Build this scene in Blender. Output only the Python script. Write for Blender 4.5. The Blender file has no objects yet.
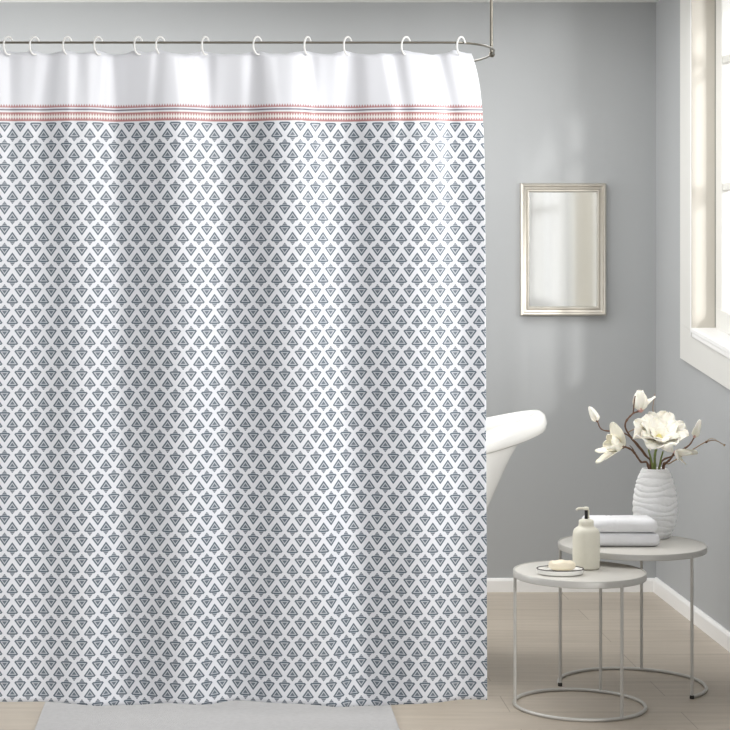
import bpy, bmesh, math, random
from mathutils import Vector, Matrix, noise
random.seed(7)
PI = math.pi
S = bpy.context.scene
COL = S.collection
F, CX, HY, CH = 1900.0, 219.0, 250.0, 1.6      # focal length in px, optical axis column, horizon row, eye height

def at(px, py, Y):
    return Vector(((px-CX)*Y/F, Y, CH-(py-HY)*Y/F))

# ------------------------------------------------------------------ helpers
def tag(o, label=None, cat=None, group=None, kind=None):
    if label: o['label'] = label
    if cat: o['category'] = cat
    if group: o['group'] = group
    if kind: o['kind'] = kind
    return o
def thing(name, label, cat, loc, group=None):
    o = bpy.data.objects.new(name, None); COL.objects.link(o)
    o.location = loc; o.empty_display_size = .05
    bpy.context.view_layer.update()
    return tag(o, label, cat, group)
def obj(name, bm, m, parent=None, smooth=None, recalc=True):
    """links bm (in world coordinates) as one mesh object, kept in place under its parent"""
    if recalc: bmesh.ops.recalc_face_normals(bm, faces=bm.faces)
    me = bpy.data.meshes.new(name)
    if parent:
        w = parent_world(parent)
        bmesh.ops.translate(bm, verts=bm.verts, vec=-w)
    bm.to_mesh(me); bm.free()
    me.materials.append(m)
    if smooth:
        me.shade_smooth()
        if smooth != True:
            for e in me.edges: pass
            me.set_sharp_from_angle(angle=math.radians(smooth))
    o = bpy.data.objects.new(name, me); COL.objects.link(o)
    if parent: o.parent = parent
    return o
def parent_world(p):
    v = Vector((0, 0, 0))
    while p: v += p.location; p = p.parent
    return v
def recentre(o):
    """moves a top-level mesh's origin to its base"""
    vs = o.data.vertices
    c = Vector((sum(v.co.x for v in vs)/len(vs), sum(v.co.y for v in vs)/len(vs), min(v.co.z for v in vs)))
    o.data.transform(Matrix.Translation(-c)); o.location = c
    for ch in o.children: ch.location -= c
    return o
def box(bm, lo, hi, bev=0, seg=2):
    b = bmesh.new()
    bmesh.ops.create_cube(b, size=1)
    for v in b.verts:
        v.co = Vector([(lo[i]+hi[i])/2 + v.co[i]*(hi[i]-lo[i]) for i in range(3)])
    if bev: bmesh.ops.bevel(b, geom=b.edges[:], offset=bev, segments=seg, affect='EDGES', profile=.5)
    return join(bm, b)
def join(bm, b):
    mp = {v: bm.verts.new(v.co) for v in b.verts}
    for f in b.faces:
        try: bm.faces.new([mp[v] for v in f.verts])
        except ValueError: pass
    r = list(mp.values()); b.free(); return r
def rings(bm, rs, close=False, caps=True):
    """skin a list of rings of points"""
    V = [[bm.verts.new(p) for p in r] for r in rs]
    n = len(V[0]); m = len(V)
    for i in range(m if close else m-1):
        a, b = V[i], V[(i+1) % m]
        for j in range(n):
            bm.faces.new((a[j], a[(j+1) % n], b[(j+1) % n], b[j]))
    if caps and not close:
        bm.faces.new(V[0][::-1]); bm.faces.new(V[-1])
    return V
def lathe(bm, prof, c=(0, 0, 0), n=64, wob=None):
    rs = []
    for k, (r, z) in enumerate(prof):
        rs.append([Vector((c[0]+(r+(wob(k, 2*PI*j/n) if wob else 0))*math.cos(2*PI*j/n),
                           c[1]+(r+(wob(k, 2*PI*j/n) if wob else 0))*math.sin(2*PI*j/n), c[2]+z)) for j in range(n)])
    rings(bm, rs)
def tube(bm, pts, rad, n=10, close=False, flat=None):
    pts = [Vector(p) for p in pts]; m = len(pts)
    R = rad if hasattr(rad, '__len__') else [rad]*m
    rs = []; up = None
    for i in range(m):
        if close: t = pts[(i+1) % m]-pts[i-1]
        else: t = pts[min(i+1, m-1)]-pts[max(i-1, 0)]
        t.normalize()
        if up is None:
            up = Vector((0, 0, 1)) if abs(t.z) < .9 else Vector((0, 1, 0))
        a = (up - t*up.dot(t)).normalized(); b = t.cross(a); up = a
        rs.append([pts[i] + R[i]*(math.cos(2*PI*k/n)*a + math.sin(2*PI*k/n)*b) for k in range(n)])
    rings(bm, rs, close=close)
def spline(pts, k=8):
    pts = [Vector(p) for p in pts]; out = []
    P = [2*pts[0]-pts[1]] + pts + [2*pts[-1]-pts[-2]]
    for i in range(1, len(P)-2):
        for s in range(k):
            t = s/k; p0, p1, p2, p3 = P[i-1:i+3]
            out.append(.5*((2*p1)+(p2-p0)*t+(2*p0-5*p1+4*p2-p3)*t*t+(3*p1-p0-3*p2+p3)*t**3))
    out.append(pts[-1]); return out

# ------------------------------------------------------------------ materials
def mat(name, col, rough=.6, metal=0, spec=.5, **kw):
    m = bpy.data.materials.new(name); m.use_nodes = True
    b = m.node_tree.nodes['Principled BSDF']
    b.inputs['Base Color'].default_value = (*col, 1)
    b.inputs['Roughness'].default_value = rough
    b.inputs['Metallic'].default_value = metal
    b.inputs['Specular IOR Level'].default_value = spec
    for k, v in kw.items(): b.inputs[k].default_value = v
    return m
def srgb(r, g, b):
    f = lambda c: ((c/255+.055)/1.055)**2.4 if c > 10 else c/255/12.92
    return (f(r), f(g), f(b))
def add_noise(m, scale=30, amt=.06, bump=0, bscale=None, stretch=(1, 1, 1)):
    """slight mottling of the colour and a fine relief"""
    nt = m.node_tree; N = nt.nodes; L = nt.links; b = N['Principled BSDF']
    tc = N.new('ShaderNodeTexCoord'); mp = N.new('ShaderNodeMapping'); mp.inputs['Scale'].default_value = stretch
    L.new(tc.outputs['Object'], mp.inputs['Vector'])
    nz = N.new('ShaderNodeTexNoise'); nz.inputs['Scale'].default_value = scale; nz.inputs['Detail'].default_value = 5
    L.new(mp.outputs[0], nz.inputs['Vector'])
    c = b.inputs['Base Color'].default_value[:]
    mx = N.new('ShaderNodeMix'); mx.data_type = 'RGBA'
    mx.inputs[6].default_value = (*[v*(1-amt) for v in c[:3]], 1)
    mx.inputs[7].default_value = (*[min(1, v*(1+amt)) for v in c[:3]], 1)
    L.new(nz.outputs['Fac'], mx.inputs[0]); L.new(mx.outputs[2], b.inputs['Base Color'])
    if bump:
        n2 = N.new('ShaderNodeTexNoise'); n2.inputs['Scale'].default_value = bscale or scale*4; n2.inputs['Detail'].default_value = 6
        L.new(mp.outputs[0], n2.inputs['Vector'])
        bp = N.new('ShaderNodeBump'); bp.inputs['Strength'].default_value = bump; bp.inputs['Distance'].default_value = .004
        L.new(n2.outputs['Fac'], bp.inputs['Height']); L.new(bp.outputs[0], b.inputs['Normal'])
    return m

M = {}
M['wall'] = add_noise(mat('grey_wall_paint', srgb(172, 174, 175), .55, spec=.3), 3, .02, .05, 120)
M['ceil'] = add_noise(mat('ceiling_paint', srgb(225, 225, 223), .8, spec=.2), 3, .02)
M['trim'] = add_noise(mat('white_trim_paint', srgb(243, 242, 240), .35), 8, .015)
M['sash'] = add_noise(mat('sash_paint', srgb(220, 219, 214), .4), 8, .02)
M['jamb'] = add_noise(mat('warm_white_jamb_paint', srgb(208, 203, 193), .5), 8, .02)
M['seal'] = add_noise(mat('grey_window_seal', srgb(160, 158, 150), .6), 30, .05)
M['plastic'] = add_noise(mat('white_plastic', srgb(240, 240, 238), .3), 20, .02)
M['nickel'] = add_noise(mat('brushed_nickel', srgb(120, 116, 106), .3, 1), 60, .06)
M['champagne'] = add_noise(mat('champagne_silver_leaf', srgb(198, 193, 183), .40, .75), 25, .07, .15, 90)
M['mirror'] = mat('mirror_glass', (.93, .94, .93), .07, 1)
M['backing'] = add_noise(mat('mirror_backing', srgb(120, 112, 100), .8), 20, .1)
M['enamel'] = add_noise(mat('white_enamel', srgb(240, 239, 235), .18), 4, .01)
M['table_metal'] = add_noise(mat('warm_grey_powder_coat', srgb(196, 194, 189), .42, .25), 40, .04)
M['table_top'] = add_noise(mat('pale_grey_table_top', srgb(210, 207, 200), .4, .05), 18, .03)
M['rubber'] = add_noise(mat('dark_rubber', srgb(50, 48, 46), .7), 20, .1)
M['ceramic'] = add_noise(mat('cream_stoneware', srgb(234, 230, 214), .4), 60, .03, .1, 200)
M['glaze'] = add_noise(mat('white_dish_glaze', srgb(236, 235, 230), .25), 30, .02)
M['darkrim'] = add_noise(mat('dark_rim_glaze', srgb(60, 56, 54), .35), 30, .1)
M['black'] = add_noise(mat('black_pump_plastic', srgb(32, 30, 30), .3), 30, .1)
M['soap'] = add_noise(mat('cream_soap', srgb(240, 229, 205), .45), 30, .03, .1, 60)
M['towel'] = add_noise(mat('white_terry', srgb(246, 246, 248), .95, spec=.1), 80, .02, .5, 400)
M['vase'] = add_noise(mat('matte_white_vase', srgb(248, 248, 248), .7, spec=.3), 40, .03, .3, 120)
M['bark'] = add_noise(mat('brown_bark', srgb(112, 84, 66), .8), 60, .3, .5, 200)
M['twig'] = add_noise(mat('pale_twig_bark', srgb(168, 146, 122), .8), 60, .2, .3, 200)
M['green'] = add_noise(mat('green_stem', srgb(124, 138, 78), .6), 60, .2, .2, 200)
M['petal'] = add_noise(mat('ivory_petal', srgb(252, 248, 236), .6, spec=.25), 40, .03, .2, 60)
M['petal2'] = add_noise(mat('cream_petal', srgb(252, 247, 230), .6, spec=.25), 40, .04, .2, 60)
M['pinkbase'] = add_noise(mat('pink_calyx', srgb(205, 160, 150), .6), 50, .15)
M['stamen'] = add_noise(mat('yellow_green_stamen', srgb(222, 212, 140), .7), 90, .15, .6, 300)
M['rug'] = add_noise(mat('light_grey_rug', srgb(192, 191, 191), .95, spec=.1), 60, .10, 1, 350)

# petals let a little light through
for k in ('petal', 'petal2'):
    M[k].node_tree.nodes['Principled BSDF'].inputs['Subsurface Weight'].default_value = .15
    M[k].node_tree.nodes['Principled BSDF'].inputs['Subsurface Radius'].default_value = (.01, .008, .005)

# window glass: clear sheet with a weak reflection
g = bpy.data.materials.new('window_glass'); g.use_nodes = True
nt = g.node_tree; nt.nodes.clear()
o_ = nt.nodes.new('ShaderNodeOutputMaterial'); mx = nt.nodes.new('ShaderNodeMixShader'); mx.inputs[0].default_value = .06
tr = nt.nodes.new('ShaderNodeBsdfTransparent'); gl = nt.nodes.new('ShaderNodeBsdfGlossy'); gl.inputs['Roughness'].default_value = .02
nt.links.new(tr.outputs[0], mx.inputs[1]); nt.links.new(gl.outputs[0], mx.inputs[2]); nt.links.new(mx.outputs[0], o_.inputs[0])
M['glass'] = g

# floor: wide pale taupe boards lying across the room
def floor_mat():
    m = mat('taupe_floorboards', (.3, .27, .23), .42, spec=.4)
    nt = m.node_tree; N = nt.nodes; L = nt.links; b = N['Principled BSDF']
    tc = N.new('ShaderNodeTexCoord')
    br = N.new('ShaderNodeTexBrick'); br.inputs['Scale'].default_value = 1
    br.inputs['Brick Width'].default_value = 1.6; br.inputs['Row Height'].default_value = .235
    br.inputs['Mortar Size'].default_value = .0022; br.inputs['Mortar Smooth'].default_value = .3
    br.inputs['Color1'].default_value = (*srgb(188, 177, 163), 1); br.inputs['Color2'].default_value = (*srgb(179, 168, 154), 1)
    br.inputs['Mortar'].default_value = (*srgb(152, 141, 127), 1); br.offset = .37
    L.new(tc.outputs['Object'], br.inputs['Vector'])
    mp = N.new('ShaderNodeMapping'); mp.inputs['Scale'].default_value = (1.2, 14, 1)
    L.new(tc.outputs['Object'], mp.inputs['Vector'])
    nz = N.new('ShaderNodeTexNoise'); nz.inputs['Scale'].default_value = 2.2; nz.inputs['Detail'].default_value = 6; nz.inputs['Roughness'].default_value = .6
    L.new(mp.outputs[0], nz.inputs['Vector'])
    rp = N.new('ShaderNodeValToRGB'); rp.color_ramp.elements[0].position = .3; rp.color_ramp.elements[0].color = (.86, .86, .85, 1)
    rp.color_ramp.elements[1].position = .7; rp.color_ramp.elements[1].color = (1.06, 1.06, 1.06, 1)
    L.new(nz.outputs['Fac'], rp.inputs[0])
    mu = N.new('ShaderNodeMix'); mu.data_type = 'RGBA'; mu.blend_type = 'MULTIPLY'; mu.inputs[0].default_value = 1
    L.new(br.outputs['Color'], mu.inputs[6]); L.new(rp.outputs[0], mu.inputs[7]); L.new(mu.outputs[2], b.inputs['Base Color'])
    bp = N.new('ShaderNodeBump'); bp.inputs['Strength'].default_value = .25; bp.inputs['Distance'].default_value = .002
    L.new(br.outputs['Fac'], bp.inputs['Height']); bp.invert = True
    L.new(bp.outputs[0], b.inputs['Normal'])
    return m
M['floor'] = floor_mat()

# curtain print, drawn with math nodes. Unit: 1/311.475 m (cloth hangs 6.1 m from the eye)
CY = 6.1
SC = F/CY
def curtain_mat():
    m = mat('printed_satin', (.85, .85, .86), .42, spec=.7)
    m.node_tree.nodes['Principled BSDF'].inputs['Sheen Weight'].default_value = .1
    nt = m.node_tree; N = nt.nodes; L = nt.links; b = N['Principled BSDF']
    class E:
        def __init__(s, o): s.o = o
        def __add__(s, q): return op('ADD', s, q)
        def __radd__(s, q): return op('ADD', s, q)
        def __sub__(s, q): return op('SUBTRACT', s, q)
        def __rsub__(s, q): return op('SUBTRACT', q, s)
        def __mul__(s, q): return op('MULTIPLY', s, q)
        __rmul__ = __mul__
    def op(k, *a, clamp=False):
        n = N.new('ShaderNodeMath'); n.operation = k; n.use_clamp = clamp
        for i, q in enumerate(a):
            if isinstance(q, E): L.new(q.o, n.inputs[i])
            else: n.inputs[i].default_value = q
        return E(n.outputs[0])
    sm = lambda v, w=.35: op('MULTIPLY_ADD', v, 1/w, .5, clamp=True)     # soft step: v > 0
    band = lambda v, a, c, w=.3: op('MULTIPLY', sm(v-a, w), sm(c-v, w))
    mn = lambda a, c: op('MINIMUM', a, c); mxx = lambda a, c: op('MAXIMUM', a, c)
    tc = N.new('ShaderNodeUVMap'); tc.uv_map = 'print'
    sp = N.new('ShaderNodeSeparateXYZ'); L.new(tc.outputs[0], sp.inputs[0])
    U = E(sp.outputs[0])*1000.0; V = E(sp.outputs[1])*1000.0       # print coordinates
    PX, PY = 15.55, 20.70
    def motif(x, y):
        """x centred, y measured from the small tip (0) to the big apex (12.6)"""
        ax = op('ABSOLUTE', x)
        t = mn(mn(y-4.2, (12.9-y)*.56 - ax*.80), (y-4.2)*.9+4.55-ax)
        outline = band(t, -.35, 1.05)
        inner = sm(t-1.75, .6)
        core = band(t, 2.6, 9)
        tri = mxx(mxx(outline, inner*.95), sm(t)*.30)
        # stripes towards the small tip
        st = sm(y*.72+.25-ax)*band(y, .1, 4.0)*sm(op('SINE', y*(2*PI/1.7)-.9)+.25, .6)
        return mxx(tri, mxx(st*1.0, sm(y*.66+.35-ax)*band(y, -.2, 3.6)*.55))
    # down motifs: tip at V=139.3, centre U=4.5 ; up motifs: tip at V=141.7, centre U=12.275
    fx = lambda c: (op('FLOORED_MODULO', U-(c-PX/2), PX))-PX/2
    yd = op('FLOORED_MODULO', V-139.3, PY)
    yu = PY - op('FLOORED_MODULO', V-141.7, PY)
    dn = motif(fx(4.5), yd); up = motif(fx(12.275), yu)
    pat = mxx(dn*sm(13.2-yd), up*sm(13.2-yu))*sm(V-122.3)
    # border bands
    tooth = op('ABSOLUTE', op('FLOORED_MODULO', U, 2.6)*(2/2.6)-1.0)    # 1 at edges, 0 at centre
    def teeth(v0, v1, flip):      # rows of points
        f = (V-v0)*(1/(v1-v0)) if not flip else (v1-V)*(1/(v1-v0))
        return sm(f-tooth, .5)*band(V, v0, v1)
    red = mxx(mxx(teeth(104.0, 106.7, False), band(V, 106.5, 107.5)),
              mxx(mxx(band(V, 112.3, 113.6), teeth(113.4, 116.4, True)), mxx(teeth(117.0, 119.6, False), band(V, 119.4, 121.0))))
    dark = band(V, 108.9, 110.4)
    cream = band(V, 111.6, 121.2)
    col = None
    def mixc(f, a, c):
        n = N.new('ShaderNodeMix'); n.data_type = 'RGBA'
        L.new(f.o, n.inputs[0])
        if isinstance(a, tuple): n.inputs[6].default_value = (*a, 1)
        else: L.new(a, n.inputs[6])
        n.inputs[7].default_value = (*c, 1); return n.outputs[2]
    c = mixc(cream*.7, srgb(221, 223, 229), srgb(228, 220, 214))
    c = mixc(red*.92, c, srgb(164, 100, 100))
    c = mixc(dark, c, srgb(110, 106, 118))
    c = mixc(pat, c, srgb(76, 91, 104))
    L.new(c, b.inputs['Base Color'])
    return m
M['curtain'] = curtain_mat()

# ------------------------------------------------------------------ the room
XR, YB, ZC, XL, YF = 2.047, 8.90, 2.76, -1.7, 3.6
T = .16
def struct(name, bm, m, parent=None, smooth=None):
    o = obj(name, bm, m, parent, smooth)
    if not parent: o['kind'] = 'structure'
    return o
bm = bmesh.new(); box(bm, (XL-.3, YF-3.0, -.1), (XR+.3, YB+.3, 0)); struct('floor', bm, M['floor'])
bm = bmesh.new(); box(bm, (XL-.3, YF+.9, ZC), (XR+.3, YB+.3, ZC+.1)); struct('ceiling', bm, M['ceil'])
bm = bmesh.new(); box(bm, (XL-T, YB, 0), (XR+T, YB+T, ZC)); struct('wall_back', bm, M['wall'])
bm = bmesh.new()
LW = (7.05, 8.65, .95, 2.45)
box(bm, (XL-T, YF+.9, 0), (XL, LW[0], ZC)); box(bm, (XL-T, LW[1], 0), (XL, YB, ZC))
box(bm, (XL-T, LW[0], 0), (XL, LW[1], LW[2])); box(bm, (XL-T, LW[0], LW[3]), (XL, LW[1], ZC))
struct('wall_left', bm, M['wall'])

SL = .100                                        # the lower edge of the window drops towards the viewer
WINS = [(6.95, 8.155, 1.250, SL), (4.70, 6.45, 1.17, 0.0)]  # second window is unseen, added for the mirror's reflection and side light
ZT = 2.735
def wall_right():
    b = bmesh.new()
    # columns of wall between and beside the windows, then bits under and over them
    ys = [YF+.9, WINS[1][0], WINS[1][1], WINS[0][0], WINS[0][1], YB]
    for a, c in ((0, 1), (2, 3), (4, 5)): box(b, (XR, ys[a], 0), (XR+T, ys[c], ZC))
    for y0, y1, z0, s in WINS:
        box(b, (XR, y0, ZT), (XR+T, y1, ZC))
        vs = box(b, (XR, y0, 0), (XR+T, y1, z0))
        for v in vs:
            if v.co.z > .1: v.co.z -= s*(y1-v.co.y)
    return b
struct('wall_right', wall_right(), M['wall'])

# baseboards with a small bevelled top edge
def baseboard(name, p0, p1, inward, h=.064, t=.016):
    b = bmesh.new()
    prof = [(0, 0), (t, 0), (t, h-.012), (t-.004, h-.004), (t-.010, h), (0, h)]
    rs = [[Vector(p)+Vector(inward)*a+Vector((0, 0, z)) for a, z in prof] for p in (p0, p1)]
    rings(b, rs); struct(name, b, M['trim'])
baseboard('baseboard_back', (XL, YB, 0), (XR, YB, 0), (0, -1, 0))
baseboard('baseboard_right', (XR, YB-.016, 0), (XR, YF+.9, 0), (-1, 0, 0), h=.070)
baseboard('baseboard_left', (XL, YB-.016, 0), (XL, YF+.9, 0), (1, 0, 0))

def window(n, y0, y1, z0, s):
    w = bpy.data.objects.new('window_%d' % n, None); COL.objects.link(w); w.location = (XR, (y0+y1)/2, z0); w['kind'] = 'structure'
    def shear(vs, full=True):
        for v in vs: v.co.z -= s*(y1-v.co.y)
    # casing boards on the wall (outer board and a raised inner bead)
    b = bmesh.new()
    cw, ct = (.232 if n == 1 else .15), .012
    zt = ZC-.004
    vs = box(b, (XR-ct, y1, z0), (XR, y1+cw, zt), .0012)
    for v in vs:
        if v.co.z < z0+.1: v.co.z -= s*(y1-v.co.y)-.0002
    vs = box(b, (XR-ct, y0-cw, z0-.15), (XR, y1+cw, z0), .0012); shear(vs)
    vs = box(b, (XR-ct, y0-cw, z0), (XR, y0, zt), .0012)
    for v in vs:
        if v.co.z < z0+.1: v.co.z -= s*(y1-v.co.y)-.0002
    obj('casing', b, M['sash' if n == 1 else 'trim'], w)
    b = bmesh.new()
    box(b, (XR-ct-.008, y1-.004, z0-.004), (XR-ct+.006, y1+.024, zt-.01), .005)
    box(b, (XR-ct-.008, y0-.024, z0-s*(y1-y0)), (XR-ct+.006, y0+.004, zt-.01), .005)
    vs = box(b, (XR-ct-.008, y0-.024, z0-.024), (XR-ct+.006, y1+.024, z0+.004), .005); shear(vs)
    obj('casing_bead', b, M['trim'], w)
    # jamb lining
    b = bmesh.new()
    j = .012
    box(b, (XR-.02, y1-j, z0-.02), (XR+T, y1-.0005, ZT))
    box(b, (XR-.02, y0+.0005, z0-.02-s*(y1-y0)), (XR+T, y0+j, ZT))
    box(b, (XR-.02, y0, ZT-j), (XR+T, y1, ZT-.0005))
    obj('jamb', b, M['jamb' if n == 1 else 'trim'], w)
    b = bmesh.new()
    vs = box(b, (XR-.022, y0+.002, z0-.004), (XR+T, y1-.002, z0+.018), .004); shear(vs)
    obj('window_sill', b, M['trim'], w)
    # sash
    gx = XR+.100
    zb = z0+.018
    b = bmesh.new()
    st = .10
    box(b, (gx-.02, y1-j-st, zb+.02), (gx+.02, y1-j-.004, ZT-j), .005)
    box(b, (gx-.02, y0+j+.004, zb-.01-s*(y1-y0)), (gx+.02, y0+j+st, ZT-j), .005)
    ym = (y0+y1)/2
    box(b, (gx-.02, ym-.05, zb-.01-s*(y1-ym)), (gx+.02, ym+.05, ZT-j), .005)
    vs = box(b, (gx-.0215, y0+j+.01, zb-.003), (gx+.0215, y1-j-.01, zb+.09), .005); shear(vs)
    box(b, (gx-.02, y0+j, ZT-j-.03), (gx+.02, y1-j, ZT-j-.001), .005)
    obj('sash', b, M['sash' if n == 1 else 'trim'], w)
    b = bmesh.new()
    box(b, (gx-.0225, y1-j-.0035, zb+.003), (gx+.02, y1-j+.001, ZT-j-.002))
    obj('seal', b, M['seal'], w)
    for z in (2.405, 1.867):
        b = bmesh.new(); box(b, (gx-.014, y0+j+.06, z-.017), (gx+.014, y1-j-.06, z+.017), .006); obj('muntin', b, M['sash'], w)
    for y in ((ym+y1)/2-.02, (ym+y0)/2+.02):
        b = bmesh.new(); box(b, (gx-.013, y-.015, zb+.05-s*(y1-y)), (gx+.013, y+.015, ZT-j-.01), .006); obj('muntin', b, M['sash'], w)
    b = bmesh.new()
    vs = box(b, (gx-.002, y0+j+.05, zb+.04), (gx+.002, y1-j-.05, ZT-j-.01))
    for v in vs:
        if v.co.z < 2: v.co.z -= s*(y1-v.co.y)
    obj('pane', b, M['glass'], w)
for i, a in enumerate(WINS): window(i+1, *a)
w3 = bpy.data.objects.new('window_3', None); COL.objects.link(w3); w3.location = (XL, 7.85, LW[2]); w3['kind'] = 'structure'  # unseen window, added to let side light onto the back wall
b = bmesh.new()
y0, y1, z0, z1 = LW
for lo, hi in (((y0, z0), (y1, z0+.05)), ((y0, z1-.05), (y1, z1)), ((y0, z0), (y0+.05, z1)), ((y1-.05, z0), (y1, z1)), ((7.83, z0), (7.87, z1))):
    box(b, (XL-.12, lo[0], lo[1]), (XL-.06, hi[0], hi[1]))
obj('sash', b, M['trim'], w3)
b = bmesh.new()
for lo, hi in (((y0-.09, z0-.09), (y1+.09, z0)), ((y0-.09, z1), (y1+.09, z1+.09)), ((y0-.09, z0), (y0, z1)), ((y1, z0), (y1+.09, z1))):
    box(b, (XL-.002, lo[0], lo[1]), (XL+.02, hi[0], hi[1]))
obj('casing', b, M['trim'], w3)

# ------------------------------------------------------------------ mirror on the back wall
x0, x1 = at(521, 0, 8.87).x, at(606.3, 0, 8.87).x
zt_, zb_ = at(0, 183.3, 8.87).z, at(0, 315.5, 8.87).z
mir = thing('wall_mirror', 'rectangular wall mirror in a champagne silver frame on the grey wall', 'mirror', ((x0+x1)/2, YB, zb_))
fw = .043
prof = [(0, 0), (0, .030), (.006, .036), (.012, .034), (.016, .024), (.026, .020), (.032, .026), (.037, .026), (.042, .012), (.042, 0)]  # in from the edge, out from wall
b = bmesh.new()
cor = [(x0, zb_, 1, 1), (x1, zb_, -1, 1), (x1, zt_, -1, -1), (x0, zt_, 1, -1)]
rings(b, [[Vector((cx+sx*a, YB-.001-d, cz+sz*a)) for a, d in prof] for cx, cz, sx, sz in cor], close=True)
obj('frame', b, M['champagne'], mir, smooth=35)
b = bmesh.new(); box(b, (x0+.036, YB-.011, zb_+.036), (x1-.036, YB-.007, zt_-.036)); obj('mirror_glass', b, M['mirror'], mir)
b = bmesh.new(); box(b, (x0+.01, YB-.006, zb_+.01), (x1-.01, YB-.0005, zt_-.01)); obj('backing_board', b, M['backing'], mir)

# ------------------------------------------------------------------ shower rail, loop hung from the ceiling
RZ = at(0, 42.5, CY).z
tipY = 6.47
tip = at(492.5, 0, tipY).x
rail = thing('shower_rail', 'brushed nickel oval shower rail hung from the ceiling by a thin rod', 'curtain rail', (tip, tipY, RZ))
pts = []
yb2 = 2*tipY-CY+.03
xa = tip-.19
for i in range(40):                                   # right-hand bend
    a = -PI/2 + PI*i/39
    pts.append((xa+.19*math.cos(a) if abs(math.cos(a)) > 1e-6 else xa, (CY+yb2)/2 + (yb2-CY)/2*math.sin(a), RZ))
xb = -.95
for i in range(40):
    a = PI/2 + PI*i/39
    pts.append((xb+.30*math.cos(a), (CY+yb2)/2 + (yb2-CY)/2*math.sin(a), RZ))
b = bmesh.new(); tube(b, pts, .0038, 12, close=True); obj('rail_loop', b, M['nickel'], rail, smooth=True)
b = bmesh.new(); tube(b, [(tip-.004, tipY, RZ), (tip-.004, tipY, ZC-.006)], .0052, 14); obj('ceiling_rod', b, M['nickel'], rail, smooth=40)
b = bmesh.new(); bmesh.ops.create_uvsphere(b, u_segments=20, v_segments=12, radius=.0105)
bmesh.ops.translate(b, verts=b.verts, vec=(tip-.002, tipY, RZ)); obj('joint', b, M['nickel'], rail, smooth=True)
b = bmesh.new(); lathe(b, [(.004, 0), (.026, 0), (.028, -.004), (.024, -.010), (.008, -.014)][::-1], (tip-.004, tipY, ZC), 32); obj('ceiling_flange', b, M['nickel'], rail, smooth=40)
# far end support, fixed to the left wall
b = bmesh.new(); tube(b, [(xb-.30, tipY, RZ), (XL+.012, tipY, RZ)], .0062, 12); obj('wall_arm', b, M['nickel'], rail, smooth=40)
b = bmesh.new(); tube(b, [(XL+.014, tipY, RZ), (XL+.001, tipY, RZ)], .028, 28); obj('wall_flange', b, M['nickel'], rail, smooth=40)

# ------------------------------------------------------------------ curtain
RX = [7, 33, 66, 97, 137, 159, 204, 256, 306, 346, 404, 459]
NX, NZ = 560, 150
s0, s1 = -62.0, 487.0
# (centre at the header, centre at the hem, width, slope) ; positive slope faces the windows
LOW = [(100, 106, 13, .52), (86, 84, 22, .10), (148, 160, 26, -.30), (203, 212, 14, .54), (186, 194, 24, .10), (262, 262, 22, -.26), (308, 348, 14, .66), (292, 325, 24, .12),
       (385, 396, 32, -.30), (440, 446, 16, .20), (20, 28, 26, .18), (62, 56, 16, -.14), (474, 474, 14, -.16), (-30, -30, 20, .2), (128, 131, 7, -.12), (232, 236, 10, -.10), (364, 374, 9, -.14)]
TOP = [(44, 36, 5, .55), (58, 52, 5, -.35), (74, 72, 4, .45), (84, 88, 5, -.30), (107, 106, 5, .75), (116, 120, 5, -.40), (130, 130, 8, -.10), (155, 150, 4, .40), (163, 160, 5, -.25),
       (181, 188, 6, .60), (196, 204, 4, .45), (213, 213, 5, -.60), (248, 246, 5, .50), (259, 262, 5, -.55), (273, 280, 4, .20), (305, 306, 4.5, .70), (316, 318, 5, -.45),
       (344, 340, 7, .55), (360, 362, 6, -.35), (388, 398, 5, .60), (400, 410, 5, -.40), (432, 444, 6, .60), (446, 458, 6, -.45), (470, 476, 5, .25), (4, 6, 5, .5), (16, 16, 7, -.35)]
def cloth_rows():
    rows = []
    for k in range(NZ+1):
        t = k/NZ
        sl = []
        wt = math.exp(-((t/.16)**1.5))
        tt = min(1, t/.09)
        for i in range(NX+1):
            s = s0+(s1-s0)*i/NX
            v = 0
            for c0, c1, w, A in LOW:
                c = c0+(c1-c0)*t; v += 1.45*A*(.35+.65*min(1, t/.14))*math.exp(-((s-c)/w)**2)
            for c0, c1, w, A in TOP:
                c = c0+(c1-c0)*tt; v += 1.0*A*wt*math.exp(-((s-c)/w)**2)
            v += .035*math.sin(s*.11+t*5)*math.sin(t*3+s*.03)+.03*noise.noise(Vector((s*.03, t*3.5, 3)))
            sl.append(v)
        y = []; acc = 0
        ds = (s1-s0)/NX/SC
        for v in sl: acc += v*ds; y.append(acc)
        # keep the cloth around the rail: remove the drift with a wide running mean
        W = 62; pre = [0]
        for v in y: pre.append(pre[-1]+v)
        out = []
        for i in range(NX+1):
            a, c = max(0, i-W), min(NX, i+W)
            out.append(y[i]-.93*(pre[c+1]-pre[a])/(c+1-a) - .07*y[i])
        rows.append(out)
    return rows
rows = cloth_rows()
def hem_y(s):    # hem line, in print units
    return 702.0+5.5*math.exp(-((s-122)/34)**2)+2.6*math.exp(-((s-215)/16)**2)+7.0*math.exp(-((s-362)/36)**2)-2.5*math.exp(-((s-478)/34)**2)-1.2*math.exp(-((s-170)/16)**2)
def top_y(s):
    v = 52.0
    d = min((abs(s-r), i) for i, r in enumerate(RX))
    v -= 1.6*math.exp(-(d[0]/9)**2)
    gap = {0: 0}
    for a, c in zip(RX, RX[1:]):
        if a < s < c: v += min(2.2, (c-a)*.045)*math.sin(PI*(s-a)/(c-a))
    v += 2.0*math.exp(-((s-472)/12)**2)*0 + .8*noise.noise(Vector((s*.08, 0, 0)))
    return v
b = bmesh.new()
uvl = b.loops.layers.uv.new('print')
G = []; UVS = {}
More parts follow.
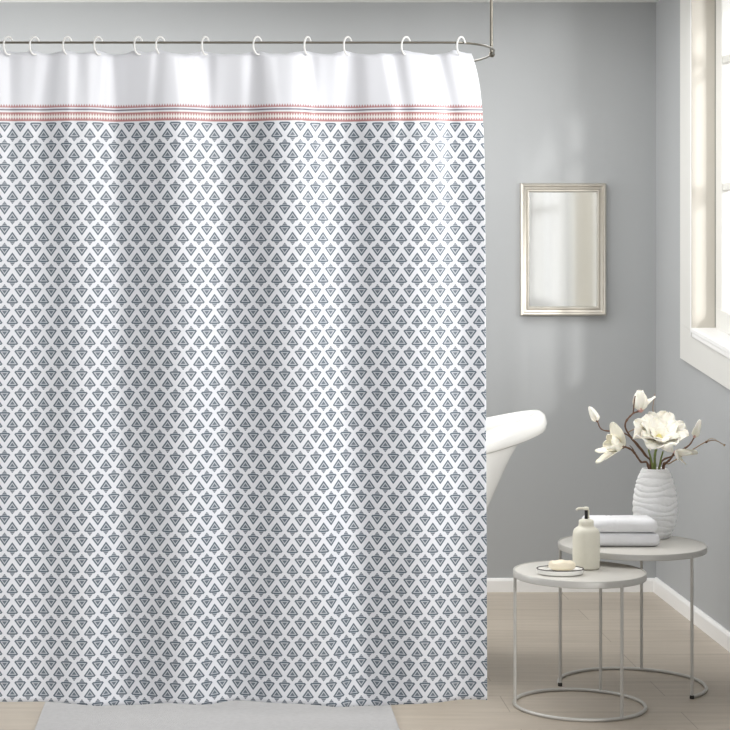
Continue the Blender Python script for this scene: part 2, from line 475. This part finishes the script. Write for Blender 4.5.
for k in range(NZ+1):
    t = k/NZ; r = []
    for i in range(NX+1):
        s = s0+(s1-s0)*i/NX
        py = top_y(s)+(hem_y(s)-top_y(s))*t
        # right-hand edge leans outwards a little towards the hem, and falls away from the rail's bend at the top
        edge = max(0, (s-420)/67)
        sx = s-(11*math.exp(-((t)/.05))+2.5*(1-t))*edge**2
        y = CY+rows[k][i]+.05*math.exp(-t/.08)*max(0, (s-455)/32)**2
        v = b.verts.new((((sx-CX)/SC), y, CH-(py-HY)/SC))
        UVS[v] = (sx/1000, py/1000)
        r.append(v)
    G.append(r)
for k in range(NZ):
    for i in range(NX):
        f = b.faces.new((G[k][i], G[k+1][i], G[k+1][i+1], G[k][i+1]))
        for l in f.loops: l[uvl].uv = UVS[l.vert]
cur = obj('shower_curtain', b, M['curtain'], None, smooth=True, recalc=False)
tag(cur, 'white shower curtain printed with slate blue triangles and a red border band', 'shower curtain')
so = cur.modifiers.new('thickness', 'SOLIDIFY'); so.thickness = .0012; so.offset = 0

# curtain rings: open C hooks over the rail
def ringmesh():
    b = bmesh.new(); P = []
    for i in range(25):
        a = math.radians(20 + 268*i/24)
        P.append((.0175*math.cos(a)+.002, 0, .0285*math.sin(a)))
    P.append((.008, 0, -.0292)); 
    tube(b, P, [.0024]+[.0030]*(len(P)-2)+[.0026], 10)
    return b
names = ['leftmost', 'second from the left', 'third from the left', 'fourth from the left', 'fifth from the left', 'sixth from the left',
         'sixth from the right', 'fifth from the right', 'fourth from the right', 'third from the right', 'second from the right', 'rightmost, beside the bend of the rail']
base = None
for i, rx in enumerate(RX):
    if base is None:
        o = base = obj('curtain_ring', ringmesh(), M['plastic'], None, smooth=True)
    else:
        o = base.copy(); COL.objects.link(o)
    z = RZ-.0110
    o.location = ((rx-CX)/SC+.004, CY-.007, z)
    o.rotation_euler = (0, math.radians(random.uniform(-5, 5)), math.radians(random.uniform(30, 50)))
    tag(o, 'white open curtain ring on the shower rail, ' + names[i], 'curtain ring', 'white curtain rings along the shower rail')

# ------------------------------------------------------------------ bathtub
TY, TX0, TX1 = 7.36, -.55, 1.252
tub = thing('bathtub', 'white freestanding slipper bathtub behind the shower curtain', 'bathtub', ((TX0+TX1)/2, TY, 0))
cxm = (TX0+TX1)/2; A = (TX1-TX0)/2; B = .35
def tub_ring(sa, sb, z, rise, off=0, n=72, shift=0):
    r = []
    for j in range(n):
        a = 2*PI*j/n
        e = .86
        x = math.copysign(abs(math.cos(a))**e, math.cos(a)); y = math.copysign(abs(math.sin(a))**e, math.sin(a))
        X = cxm+shift+(A*sa+off)*x
        zz = z + rise*(max(0, x)**2.2*.125 + max(0, -x)**2.2*.03)
        r.append(Vector((X, TY+(B*sb+off)*y, zz)))
    return r
zr = .838
b = bmesh.new()
R = [tub_ring(.30, .30, .135, 0), tub_ring(.52, .55, .14, 0), tub_ring(.60, .68, .17, .05), tub_ring(.645, .76, .28, .15), tub_ring(.70, .82, .42, .3),
     tub_ring(.77, .87, .56, .5), tub_ring(.85, .915, .69, .75), tub_ring(.915, .95, zr-.06, .95)]
Rin = [tub_ring(.93, .93, zr-.03, 1), tub_ring(.84, .88, .69, .8), tub_ring(.75, .83, .56, .5), tub_ring(.67, .76, .42, .3), tub_ring(.61, .68, .28, .15), tub_ring(.55, .58, .20, .03), tub_ring(.3, .3, .185, 0)]
rings(b, R+Rin); obj('tub_body', b, M['enamel'], tub, smooth=50)
b = bmesh.new()
prf = [(-.040, -.056), (-.010, -.064), (.010, -.052), (.015, -.026), (.006, .004), (-.010, .015), (-.032, .013), (-.048, .000), (-.052, -.028)]
rr = [tub_ring(1, 1, zr+dz, 1, off) for off, dz in prf]
rings(b, rr, close=True); obj('rolled_rim', b, M['enamel'], tub, smooth=60)
for sx in (-1, 1):
    for sy in (-1, 1):
        b = bmesh.new()
        X, Y = cxm+sx*.46, TY+sy*.19
        P = spline([(X, Y, .20), (X+sx*.03, Y+sy*.03, .14), (X+sx*.035, Y+sy*.035, .08), (X+sx*.02, Y+sy*.02, .035), (X+sx*.035, Y+sy*.035, .022)], 5)
        tube(b, P, [.045-.022*min(1, i/12)+.006*max(0, i-14)/3 for i in range(len(P))], 12)
        bmesh.ops.create_uvsphere(b, u_segments=14, v_segments=8, radius=.024, matrix=Matrix.Translation((X+sx*.03, Y+sy*.03, .024)))
        obj('foot', b, M['nickel'], tub, smooth=True)

# ------------------------------------------------------------------ rug
b = bmesh.new()
ya, yb_ = 5.85, 6.88
xl, xr = -.612, .60
vs = box(b, (xl, ya, .001), (xr, yb_, .013), .005, 3)
rug = recentre(obj('bath_rug', b, M['rug'], None, smooth=40))
tag(rug, 'light grey bath rug on the floor under the curtain hem', 'rug')

# ------------------------------------------------------------------ side tables
def side_table(label, cx, cy, R, H, rim, legs, arc=None):
    t = thing('side_table', label, 'side table', (cx, cy, 0), 'round metal nesting side tables')
    rt = .0062
    # tray-like round top with a rounded rim
    b = bmesh.new(); lathe(b, [(.001, H-.010), (R-.005, H-.010), (R-.001, H-.006), (R-.001, H-.0015), (R-.004, H), (.001, H)], (cx, cy, 0), 96)
    obj('table_top', b, M['table_top'], t, smooth=40)
    b = bmesh.new()
    pr = [(R-.0008, H-rim), (R+.0035, H-rim), (R+.005, H-rim+.0015), (R+.005, H-.001), (R+.0035, H+.0008), (R-.0008, H+.0008)]
    rings(b, [[Vector((cx+r*math.cos(2*PI*i/96), cy+r*math.sin(2*PI*i/96), z)) for r, z in pr] for i in range(96)], close=True)
    obj('rim', b, M['table_metal'], t, smooth=40)
    b = bmesh.new(); RR = R+.001
    if arc is None:
        tube(b, [(cx+RR*math.cos(2*PI*i/96), cy+RR*math.sin(2*PI*i/96), rt) for i in range(96)], rt, 12, close=True)
    else:
        a0, a1 = [math.radians(v) for v in arc]
        tube(b, [(cx+RR*math.cos(a0+(a1-a0)*i/70), cy+RR*math.sin(a0+(a1-a0)*i/70), rt) for i in range(71)], rt, 12)
    obj('base_ring', b, M['table_metal'], t, smooth=50)
    for a in legs:
        a = math.radians(a); p = (cx+RR*math.cos(a), cy+RR*math.sin(a))
        b = bmesh.new(); tube(b, [(*p, rt), (*p, H-rim*.5)], .0056, 12); obj('leg', b, M['table_metal'], t, smooth=50)
    if arc:
        for a in arc:
            a = math.radians(a); b = bmesh.new()
            lathe(b, [(.0075, 0), (.0080, .002), (.0080, .011), (.006, .0125)], (cx+RR*math.cos(a), cy+RR*math.sin(a), 0), 16)
            obj('foot_cap', b, M['rubber'], t, smooth=50)
    return t
SY, SR, SH = 6.667, .2255, .4745
SX = (579.5-CX)*SY/F
side_table('shorter round grey metal side table in front, holding soap dish and bottle', SX, SY, SR, SH, .023, (180, 60, -62))
LY, LR, LH = 6.977, .2635, .522
LX = (631.9-CX)*LY/F
side_table('taller round grey metal side table behind, holding towels and vase', LX, LY, LR, LH, .021, (181, 70, -50), arc=(-50, 181))

# ------------------------------------------------------------------ soap dish and soap
DX, DY = (560.2-CX)*6.595/F, 6.595
b = bmesh.new()
z0 = SH+.001
prof = [(.001, 0), (.070, 0), (.078, .003), (.0805, .010), (.0815, .0180), (.0795, .0190), (.076, .0182), (.072, .0135), (.001, .0125)]
lathe(b, prof, (0, 0, 0), 72)
for v in b.verts: v.co.y *= .74; v.co += Vector((DX, DY, z0))
dish = thing('soap_dish', 'white oval soap dish with a dark rim on the front table', 'soap dish', (DX, DY, z0))
obj('dish', b, M['glaze'], dish, smooth=45)
b = bmesh.new()
rings(b, [[Vector((DX+(.0800+.0024*math.cos(2*PI*k/8))*math.cos(a), DY+(.0800*.74+.0024*math.cos(2*PI*k/8))*math.sin(a), z0+.0192+.0018*math.sin(2*PI*k/8))) for k in range(8)]
          for a in [2*PI*i/72 for i in range(72)]], close=True)
obj('dark_rim', b, M['darkrim'], dish, smooth=True)
b = bmesh.new(); bmesh.ops.create_uvsphere(b, u_segments=40, v_segments=24, radius=1)
for v in b.verts:
    x, y, z = v.co
    f = lambda q, e: math.copysign(abs(q)**e, q)
    r = 1+.05*noise.noise(v.co*2.2)
    v.co = Vector((f(x, .75)*.046*r, f(y, .75)*.029*r, f(z, .7)*.0175*r+.0175+.0015*math.cos(x*9)*max(0, z)))
mz = min(v.co.z for v in b.verts)
bmesh.ops.translate(b, verts=b.verts, vec=((562-CX)*DY/F, DY, z0+.0125-mz+.0003))
soap = recentre(obj('soap_bar', b, M['soap'], None, smooth=True)); tag(soap, 'cream coloured oval bar of soap lying in the dish', 'soap')

# ------------------------------------------------------------------ soap bottle
BX, BY = (586.2-CX)*6.715/F, 6.715
zb0 = SH+.001
bot = thing('soap_dispenser', 'cream stoneware pump bottle standing on the front table', 'soap bottle', (BX, BY, zb0))
b = bmesh.new()
pf = [(.001, 0), (.043, 0), (.0465, .003), (.0475, .008), (.0478, .06), (.0475, .118), (.0462, .128), (.0425, .137), (.036, .143), (.030, .1465), (.0275, .149), (.0270, .153), (.001, .153)]
lathe(b, pf, (BX, BY, zb0), 64); obj('bottle_body', b, M['ceramic'], bot, smooth=45)
b = bmesh.new()
lathe(b, [(.001, .1525), (.0255, .1525), (.0262, .155), (.0262, .166), (.024, .1705), (.016, .1735), (.012, .1745), (.001, .1745)], (BX, BY, zb0), 48,
      wob=None); obj('collar', b, M['ceramic'], bot, smooth=45)
b = bmesh.new(); lathe(b, [(.001, .174), (.0058, .174), (.0058, .207), (.001, .207)], (BX, BY, zb0), 20); obj('pump_stem', b, M['black'], bot, smooth=40)
b = bmesh.new()
lathe(b, [(.001, .206), (.0085, .206), (.0095, .208), (.0095, .214), (.007, .2165), (.001, .217)], (BX, BY, zb0), 24)
P = spline([(BX, BY, zb0+.2115), (BX-.018, BY-.002, zb0+.2120), (BX-.031, BY-.004, zb0+.2105), (BX-.036, BY-.0045, zb0+.2055)], 6)
tube(b, P, [.0042]*12+[.0036]*(len(P)-12), 12)
obj('pump_head', b, M['ceramic'], bot, smooth=45)
b = bmesh.new(); tube(b, [(BX+.0088, BY+.002, zb0+.176), (BX+.0088, BY+.002, zb0+.206)], .0032, 12); obj('pump_lock', b, M['ceramic'], bot, smooth=40)

# ------------------------------------------------------------------ folded towels
def towel(label, x0, x1, yf, yk, z, h, seed):
    b = bmesh.new()
    th = h/2-.0006
    # one side view of a towel folded in two, the fold towards the viewer
    def prof(sc):
        out = []
        n = 12
        for i in range(n+1):             # outer front bend
            a = -PI/2 - PI*i/n
            out.append((yf+h/2+math.cos(a)*h/2*1.0, z+h/2+math.sin(a)*h/2))
        out += [(yf+h/2+(yk-yf-h/2)*k/6, z+h) for k in range(1, 6)]
        out += [(yk-.006, z+h), (yk, z+h-.006), (yk, z+h-th+.005), (yk-.005, z+h-th)]
        out += [(yk-(yk-yf-h/2)*k/6, z+h-th) for k in range(1, 6)]
        out += [(yf+h/2, z+h/2+.0008), (yf+h/2-.003, z+h/2), (yf+h/2, z+h/2-.0008)]
        out += [(yf+h/2+(yk-yf-h/2)*k/6, z+th) for k in range(1, 6)]
        out += [(yk-.005, z+th), (yk-.002, z+th-.005), (yk-.002, z+.006), (yk-.008, z)]
        out += [(yk-(yk-yf-h/2)*k/6, z) for k in range(1, 6)]
        return out
    P0 = prof(1); n = 44; R = []
    cyy, czz = (yf+yk)/2, z+h/2
    for i in range(n+1):
        u = i/n; x = x0+(x1-x0)*u
        d = min(u, 1-u)*(x1-x0)
        k = 1-(1-min(1, d/.014))**2*.34
        ring = []
        for q, (y, zz) in enumerate(P0):
            nz = noise.noise(Vector((x*22, y*22, zz*30+seed)))*.0022
            g = .0016 if any(abs(x-gx) < .003 for gx in (x0+(x1-x0)*.36, x0+(x1-x0)*.44)) else 0
            yy = cyy+(y-cyy)*(1-(1-k)*.25); z2 = czz+(zz-czz)*k
            out = -1 if y < yf+h/2 else 0
            if zz < z+.004: nz = max(0, nz)*.2
            ring.append(Vector((x, yy+out*nz*1.2-out*g, z2+(nz if zz > z+h*.6 else 0) - (g if zz > z+h*.9 else 0))))
        R.append(ring)
    rings(b, R)
    o = recentre(obj('folded_towel', b, M['towel'], None, smooth=60))
    return tag(o, label, 'towel', 'folded white towels on the side table')
tx0, tx1 = (587.5-CX)*6.9/F, (659-CX)*6.9/F
th_ = .0475
towel('folded white towel lying on the table top, under another towel', tx0, tx1, 6.885, 7.03, LH+.0015, th_, 1)
towel('folded white towel lying on top of the other towel', tx0+.002, tx1-.007, 6.888, 7.028, LH+.0015+th_+.0022, .0470, 9)

# ------------------------------------------------------------------ vase
VX, VY = (655-CX)*7.125/F, 7.125
b = bmesh.new()
H = .257
ctrl = [(0, .050), (.08, .062), (.2, .074), (.35, .0805), (.5, .0805), (.65, .0765), (.8, .068), (.92, .057), (1, .0480)]
def vr(u):
    for (a, r0), (c, r1) in zip(ctrl, ctrl[1:]):
        if u <= c:
            t = (u-a)/(c-a); t = t*t*(3-2*t)*.3+t*.7; return r0+(r1-r0)*t
    return ctrl[-1][1]
K = 150; pf = [(.001, 0)]
for k in range(K+1):
    u = k/K; pf.append((vr(u), u*H))
pf += [(.044, H+.0012), (.0415, H-.002), (.045, H-.03), (.06, H*.75), (.072, H*.5), (.06, H*.2), (.03, .012), (.001, .012)]
def wob(k, a):
    if k < 2 or k > K: return 0
    u = (k-1)/K
    ph = u*11.5+.22*math.sin(a*2+u*9)+.16*math.sin(a*3-u*17+1)+.3*noise.noise(Vector((math.cos(a)*1.6, math.sin(a)*1.6, u*7)))
    s = abs(math.sin(PI*ph))
    fade = min(1, u*14, (1-u)*14)
    return fade*(.0040*(s**.6)-.0022 + .0011*noise.noise(Vector((math.cos(a)*9, math.sin(a)*9, u*40))))
lathe(b, pf, (VX, VY, LH+.0015), 120, wob)
vase = recentre(obj('vase', b, M['vase'], None, smooth=True))
tag(vase, 'white ribbed pottery vase standing on the taller table behind the towels', 'vase')

# ------------------------------------------------------------------ magnolias in the vase
def frame(axis):
    axis = Vector(axis).normalized()
    a = Vector((1, 0, 0)) if abs(axis.x) < .9 else Vector((0, 1, 0))
    e1 = (a-axis*a.dot(axis)).normalized(); e2 = axis.cross(e1)
    return axis, e1, e2
def petal(c, axis, phi, L, W, th0, th1, cup=.5, ruf=.0, seed=0, r0=.004, nu=14, nv=10, tipp=.55):
    ax, e1, e2 = frame(axis)
    rad = e1*math.cos(phi)+e2*math.sin(phi); tan = ax.cross(rad)
    b = bmesh.new(); r, h = r0, 0; V = []
    for i in range(nu+1):
        u = i/nu; th = math.radians(th0+(th1-th0)*u)
        if i: r += math.sin(th)*L/nu; h += math.cos(th)*L/nu
        w = W/2*max(.0, math.sin(PI*min(1, .09+.91*u**tipp*.97)))**.5 if u < 1 else W*.07
        row = []
        nrm = (-math.cos(th)*rad + math.sin(th)*ax)      # towards the inside of the flower
        for j in range(nv+1):
            v = -1+2*j/nv
            q = c + rad*r + ax*h + tan*v*w + nrm*(cup*w*v*v)
            q += nrm*ruf*L*u*noise.noise(Vector((v*2.3, u*2.0, seed*3.1)))*(.4+abs(v))
            q += ax*(-.0)*0
            row.append(b.verts.new(q))
        V.append(row)
    for i in range(nu):
        for j in range(nv): b.faces.new((V[i][j], V[i][j+1], V[i+1][j+1], V[i+1][j]))
    return b
def add_petals(par, c, axis, specs, m, name='petal'):
    for k, a in enumerate(specs):
        kw = a[-1] if isinstance(a[-1], dict) else {}
        aa = a[:-1] if kw else a
        o = obj(name, petal(c, axis, *aa, seed=k, **kw), m, par, smooth=True)
        s = o.modifiers.new('thickness', 'SOLIDIFY'); s.thickness = .0011; s.offset = 0
def calyx(par, c, axis, r, L, m=None):
    ax, e1, e2 = frame(axis); b = bmesh.new()
    R = []
    for u, rr in ((-.2, .35), (0, .7), (.3, 1), (.6, .95), (.85, .6), (1, .2)):
        R.append([c+ax*(u*L)+(e1*math.cos(2*PI*k/14)+e2*math.sin(2*PI*k/14))*rr*r for k in range(14)])
    rings(b, R); return obj('calyx', b, m or M['pinkbase'], par, smooth=True)
def centre(par, c, axis, r, h):
    ax, e1, e2 = frame(axis); b = bmesh.new(); R = []
    for i in range(9):
        u = i/8; R.append([c+ax*(u*h)+(e1*math.cos(2*PI*k/18)+e2*math.sin(2*PI*k/18))*r*(math.sqrt(max(.02, 1-u**2.2)))*(1+.18*math.sin(k*PI+i*PI)) for k in range(18)])
    rings(b, R)
    for i in range(34):                           # stamens standing around the cone
        a = i*2.399; p = c+(e1*math.cos(a)+e2*math.sin(a))*r*.9
        d = (ax*1.0+(e1*math.cos(a)+e2*math.sin(a))*(.5+.5*random.random())).normalized()
        tube(b, [p, p+d*h*.5, p+d*h*(.8+.3*random.random())], [.0009, .0011, .0006], 5)
    return obj('stamens', b, M['stamen'], par, smooth=True)
def fpt(cx, cy, Y=None):                              # a point of the 4.5625x view of the flowers
    return at(570+cx/4.5625, 380+cy/4.5625, Y or VY)
FL = 'magnolia stems in the white vase'
base_pt = lambda dx, dy: Vector((VX+dx, VY+dy, LH+.0015+.03))
mouth = LH+.0015+H
def branch(label, pts, r0, r1, m, root=(0, 0)):
    t = thing('magnolia_branch', label, 'flower', (VX+root[0], VY+root[1], LH+.016), FL)
    P = spline([Vector((VX+root[0], VY+root[1], LH+.018))]+pts, 8)
    n = len(P); R = []
    for i in range(n):
        R.append((r0+(r1-r0)*i/n)*(1+.12*math.sin(i*1.7)+ (.35 if i % 13 == 9 else 0)))
    b = bmesh.new(); tube(b, P, R, 9); obj('stem', b, m, t, smooth=True)
    return t
def blossom(par, c):
    e = bpy.data.objects.new('blossom', None); COL.objects.link(e); e.parent = par; e.location = c-parent_world(par); e.empty_display_size = .02
    return e
def twig(par, pts, r0, r1, m, name='side_twig'):
    P = spline(pts, 6); n = len(P); b = bmesh.new(); tube(b, P, [r0+(r1-r0)*i/n for i in range(n)], 8); return obj(name, b, m, par, smooth=True)

# large open flower
c = fpt(404, 274, VY-.06); axis = (-.03, -.60, .80)
t = branch('large open ivory magnolia in the middle of the vase', [Vector((VX-.002, VY-.006, mouth)), fpt(388, 340, VY-.03), fpt(400, 292, VY-.06)], .0050, .0045, M['green'], (.0, -.010))
bl = blossom(t, c)
sp = []
for k in range(8): sp.append((2*PI*k/8+.15+.2, .110+.007*math.sin(k*2.1), .086, 48, 76+6*math.sin(k*1.7), dict(cup=.14, ruf=.22, r0=.006, tipp=1.15)))
for k in range(6): sp.append((2*PI*k/6+.5, .088+.006*math.cos(k*2.3), .076, 34, 68+6*math.sin(k*2.9), dict(cup=.24, ruf=.24, r0=.005, tipp=1.15)))
for k in range(4): sp.append((2*PI*k/4+.9, .052, .050, 20, 56, dict(cup=.32, ruf=.2, r0=.008, tipp=1.1)))
add_petals(bl, c, axis, sp, M['petal'])
centre(bl, c, axis, .012, .030); calyx(bl, c-Vector(axis).normalized()*.006, axis, .012, .014, M['green'])
for dx, cx_, cy_ in ((-.012, 358, 318), (.014, 424, 326)):
    twig(t, [(VX+dx*.3, VY-.01, LH+.06), (VX+dx, VY-.012, mouth), fpt(cx_, cy_, VY-.04)], .0045, .003, M['green'], 'green_stem')

# left open flower on the lower left branch
c = fpt(236, 303, VY-.02); axis = (-.82, -.25, .28)
t = branch('open cream magnolia on the low left branch of the bouquet', [Vector((VX-.024, VY-.006, mouth)), fpt(322, 372, VY-.01), fpt(285, 322, VY-.015), fpt(240, 300, VY-.02)], .0042, .0038, M['bark'], (-.012, -.004))
bl = blossom(t, c)
add_petals(bl, c, axis, [(PI*.2+k*2*PI/4, .070, .062, 46, 4, dict(cup=.40, ruf=.10, tipp=.85)) for k in range(4)], M['petal2'])
add_petals(bl, c, (-.95, -.15, -.34), [(1.4, .116, .052, 16, 4, dict(cup=.30, ruf=.08, tipp=.8)), (4.4, .106, .050, 18, 2, dict(cup=.30, ruf=.08, tipp=.8))], M['petal2'])
add_petals(bl, c, (-.36, -.15, .95), [(4.2, .104, .052, 12, -6, dict(cup=.30, ruf=.08, tipp=.85))], M['petal2'])
calyx(bl, c+Vector((.006, 0, -.003)), axis, .010, .02, M['bark'])
twig(t, [fpt(300, 340, VY-.015), fpt(284, 310, VY-.02), fpt(272, 298, VY-.02)], .0022, .0012, M['bark'])

# small bud at the far left
c = fpt(124, 186, VY+.01); axis = (-.50, -.1, .85)
t = branch('small closed white magnolia bud at the far left of the bouquet', [Vector((VX-.012, VY+.012, mouth)), fpt(352, 350, VY+.01), fpt(292, 276, VY+.01), fpt(238, 240, VY+.01), fpt(150, 228, VY+.01), fpt(125, 190, VY+.01)], .0036, .0024, M['bark'], (-.006, .012))
bl = blossom(t, c)
add_petals(bl, c, axis, [(k*2*PI/4+.3, .064, .034, 24, -22, dict(cup=.55, ruf=.05, r0=.002)) for k in range(4)], M['petal'])
calyx(bl, c-Vector(axis).normalized()*.003, axis, .0065, .012, M['bark'])

# top flower, half open, pink at its base
c = fpt(322, 138, VY+.02); axis = (.0, -.12, 1)
t = branch('half open magnolia with pink base at the top of the bouquet', [Vector((VX-.004, VY+.022, mouth)), fpt(340, 340, VY+.02), fpt(270, 250, VY+.02), fpt(252, 200, VY+.02), fpt(285, 155, VY+.02), fpt(318, 142, VY+.02)], .0036, .0032, M['bark'], (.0, .020))
bl = blossom(t, c)
add_petals(bl, c, (-.05, -.1, 1), [(k*2*PI/5+.2, .080, .056, 40, -26, dict(cup=.5, ruf=.08, r0=.004, tipp=.75)) for k in range(5)], M['petal'])
add_petals(bl, c, (.25, -.1, 1), [(.15, .074, .036, 24, 38, dict(cup=.3, ruf=.1, tipp=.8))], M['petal'])
calyx(bl, c-Vector((0, 0, .004)), axis, .013, .022)
twig(t, [fpt(262, 240, VY+.02), fpt(370, 180, VY+.03), fpt(378, 120, VY+.03), fpt(388, 62, VY+.03)], .0022, .0012, M['twig'])
twig(t, [fpt(288, 152, VY+.02), fpt(292, 110, VY+.015), fpt(297, 72, VY+.01)], .0022, .0022, M['bark'])

# right bud
c = fpt(568, 258, VY+.0); axis = (.32, -.1, 1)
t = branch('closed pale magnolia bud on the right of the bouquet', [Vector((VX+.016, VY+.004, mouth)), fpt(470, 345, VY), fpt(540, 300, VY), fpt(567, 262, VY)], .0040, .0026, M['bark'], (.008, .004))
bl = blossom(t, c)
add_petals(bl, c, axis, [(k*2*PI/4+.5, .068, .034, 22, -18, dict(cup=.55, ruf=.05, r0=.002)) for k in range(4)], M['petal'])
calyx(bl, c-Vector(axis).normalized()*.003, axis, .007, .014)

# low right flower with drooping petals
c = fpt(478, 330, VY-.035); axis = (.75, -.45, -.18)
t = branch('small opened magnolia with splayed petals low on the right', [Vector((VX+.028, VY-.016, mouth)), fpt(430, 388, VY-.025), fpt(456, 362, VY-.03), fpt(476, 333, VY-.035)], .0044, .0036, M['bark'], (.014, -.010))
bl = blossom(t, c)
add_petals(bl, c, axis, [(.1, .084, .032, 40, 8, dict(cup=.35, ruf=.1)), (2.3, .078, .030, 30, 20, dict(cup=.35, ruf=.1)), (4.2, .060, .030, 40, 20, dict(cup=.35, ruf=.1)), (3.2, .050, .030, 50, 60, dict(cup=.35, ruf=.1))], M['petal'])
calyx(bl, c, axis, .010, .018)

# bare twig reaching out to the right
t = branch('thin bare curving twig reaching right out of the vase', [Vector((VX+.030, VY+.006, mouth)), fpt(455, 380, VY+.01), fpt(540, 330, VY+.01), fpt(615, 285, VY+.01), fpt(662, 276, VY+.01), fpt(704, 297, VY+.01)], .0034, .0014, M['twig'], (.018, .010))
twig(t, [fpt(615, 285, VY+.01), fpt(640, 268, VY+.01), fpt(668, 272, VY+.008)], .0016, .0010, M['twig'])
b = bmesh.new(); bmesh.ops.create_uvsphere(b, u_segments=12, v_segments=8, radius=.005, matrix=Matrix.Translation(fpt(622, 283, VY+.01))); obj('knot', b, M['bark'], t, smooth=True)
b = bmesh.new(); bmesh.ops.create_uvsphere(b, u_segments=12, v_segments=8, radius=.0045, matrix=Matrix.Translation(fpt(704, 297, VY+.01))); obj('leaf_bud', b, M['twig'], t, smooth=True)
for e, n in zip([o for o in COL.objects if o.name.startswith('magnolia_branch')], range(9)): pass

# ------------------------------------------------------------------ light
w = bpy.data.worlds.new('daylight'); S.world = w; w.use_nodes = True
nt = w.node_tree; N = nt.nodes; L = nt.links
bg = N['Background']
tc = N.new('ShaderNodeTexCoord'); dp = N.new('ShaderNodeVectorMath'); dp.operation = 'DOT_PRODUCT'
L.new(tc.outputs['Generated'], dp.inputs[0]); dp.inputs[1].default_value = Vector((1, .05, .22)).normalized()
mr = N.new('ShaderNodeMapRange'); mr.inputs[1].default_value = .15; mr.inputs[2].default_value = 1.0; mr.inputs[3].default_value = .34; mr.inputs[4].default_value = 1.9
mr.interpolation_type = 'SMOOTHSTEP'
L.new(dp.outputs['Value'], mr.inputs[0])
# bright streaked patch added to the world so that the mirror reflects white
d2 = N.new('ShaderNodeVectorMath'); d2.operation = 'DOT_PRODUCT'; L.new(tc.outputs['Generated'], d2.inputs[0]); d2.inputs[1].default_value = Vector((.2, -1, .02)).normalized()
m2 = N.new('ShaderNodeMapRange'); m2.inputs[1].default_value = .90; m2.inputs[2].default_value = .985; m2.inputs[3].default_value = 0; m2.inputs[4].default_value = 1.6
L.new(d2.outputs['Value'], m2.inputs[0])
wm = N.new('ShaderNodeMapping'); wm.inputs['Scale'].default_value = (1, 1, .12); L.new(tc.outputs['Generated'], wm.inputs['Vector'])
wn = N.new('ShaderNodeTexNoise'); wn.inputs['Scale'].default_value = 22; wn.inputs['Detail'].default_value = 1; L.new(wm.outputs[0], wn.inputs['Vector'])
wr = N.new('ShaderNodeMapRange'); wr.inputs[1].default_value = .35; wr.inputs[2].default_value = .65; wr.inputs[3].default_value = .45; wr.inputs[4].default_value = 1.35; L.new(wn.outputs['Fac'], wr.inputs[0])
wx = N.new('ShaderNodeMath'); wx.operation = 'MULTIPLY'; L.new(m2.outputs[0], wx.inputs[0]); L.new(wr.outputs[0], wx.inputs[1])
ad = N.new('ShaderNodeMath'); ad.operation = 'ADD'; L.new(mr.outputs[0], ad.inputs[0]); L.new(wx.outputs[0], ad.inputs[1]); L.new(ad.outputs[0], bg.inputs['Strength'])
bg.inputs['Color'].default_value = (.985, .99, 1, 1)

sun = bpy.data.lights.new('sun', 'SUN'); sun.energy = 1.05; sun.angle = math.radians(3.2); sun.color = (1, .985, .96)
so_ = bpy.data.objects.new('sun', sun); COL.objects.link(so_)
so_.rotation_euler = Vector((-.40, 1.0, -.32)).to_track_quat('-Z', 'Y').to_euler()
so_.location = (5, 0, 5)

def area(name, loc, d, sx, sy, e, col=(1, 1, 1)):
    l = bpy.data.lights.new(name, 'AREA'); l.shape = 'RECTANGLE'; l.size = sx; l.size_y = sy; l.energy = e; l.color = col
    o = bpy.data.objects.new(name, l); COL.objects.link(o); o.location = loc
    o.rotation_euler = Vector(d).to_track_quat('-Z', 'Y').to_euler(); return o
area('left_fill_light', (XL-.2, 7.85, 1.7), (1, 0, 0), 1.6, 1.5, 46)  # added fill behind the curtain, shining through the added left window
area('front_key_light', (XR+2.2, 3.8, 2.45), (-1, .55, -.12), 1.2, 1.2, 160)  # added key light outside, rakes the curtain folds through the second window
area('table_fill_light', (1.45, 5.55, ZC-.03), (-.05, .75, -1), .5, .5, 5)  # added fill to brighten the tables, no fitting here
area('overhead_fill_light', (.35, 7.6, ZC-.02), (0, 0, -1), 2.6, 1.3, 44)  # added broad overhead fill for the back of the room, no fitting

# ------------------------------------------------------------------ camera
cam = bpy.data.cameras.new('camera'); co = bpy.data.objects.new('camera', cam); COL.objects.link(co)
cam.sensor_width = 36; cam.lens = F/730*36; cam.shift_x = (365-CX)/730; cam.shift_y = -(365-HY)/730
cam.clip_end = 100
co.location = (0, 0, CH); co.rotation_euler = (PI/2, 0, 0)
S.camera = co
S.view_settings.view_transform = 'Standard'; S.view_settings.look = 'None'; S.view_settings.gamma = 1
S.view_settings.exposure = 0.0; S.view_settings.use_curve_mapping = False
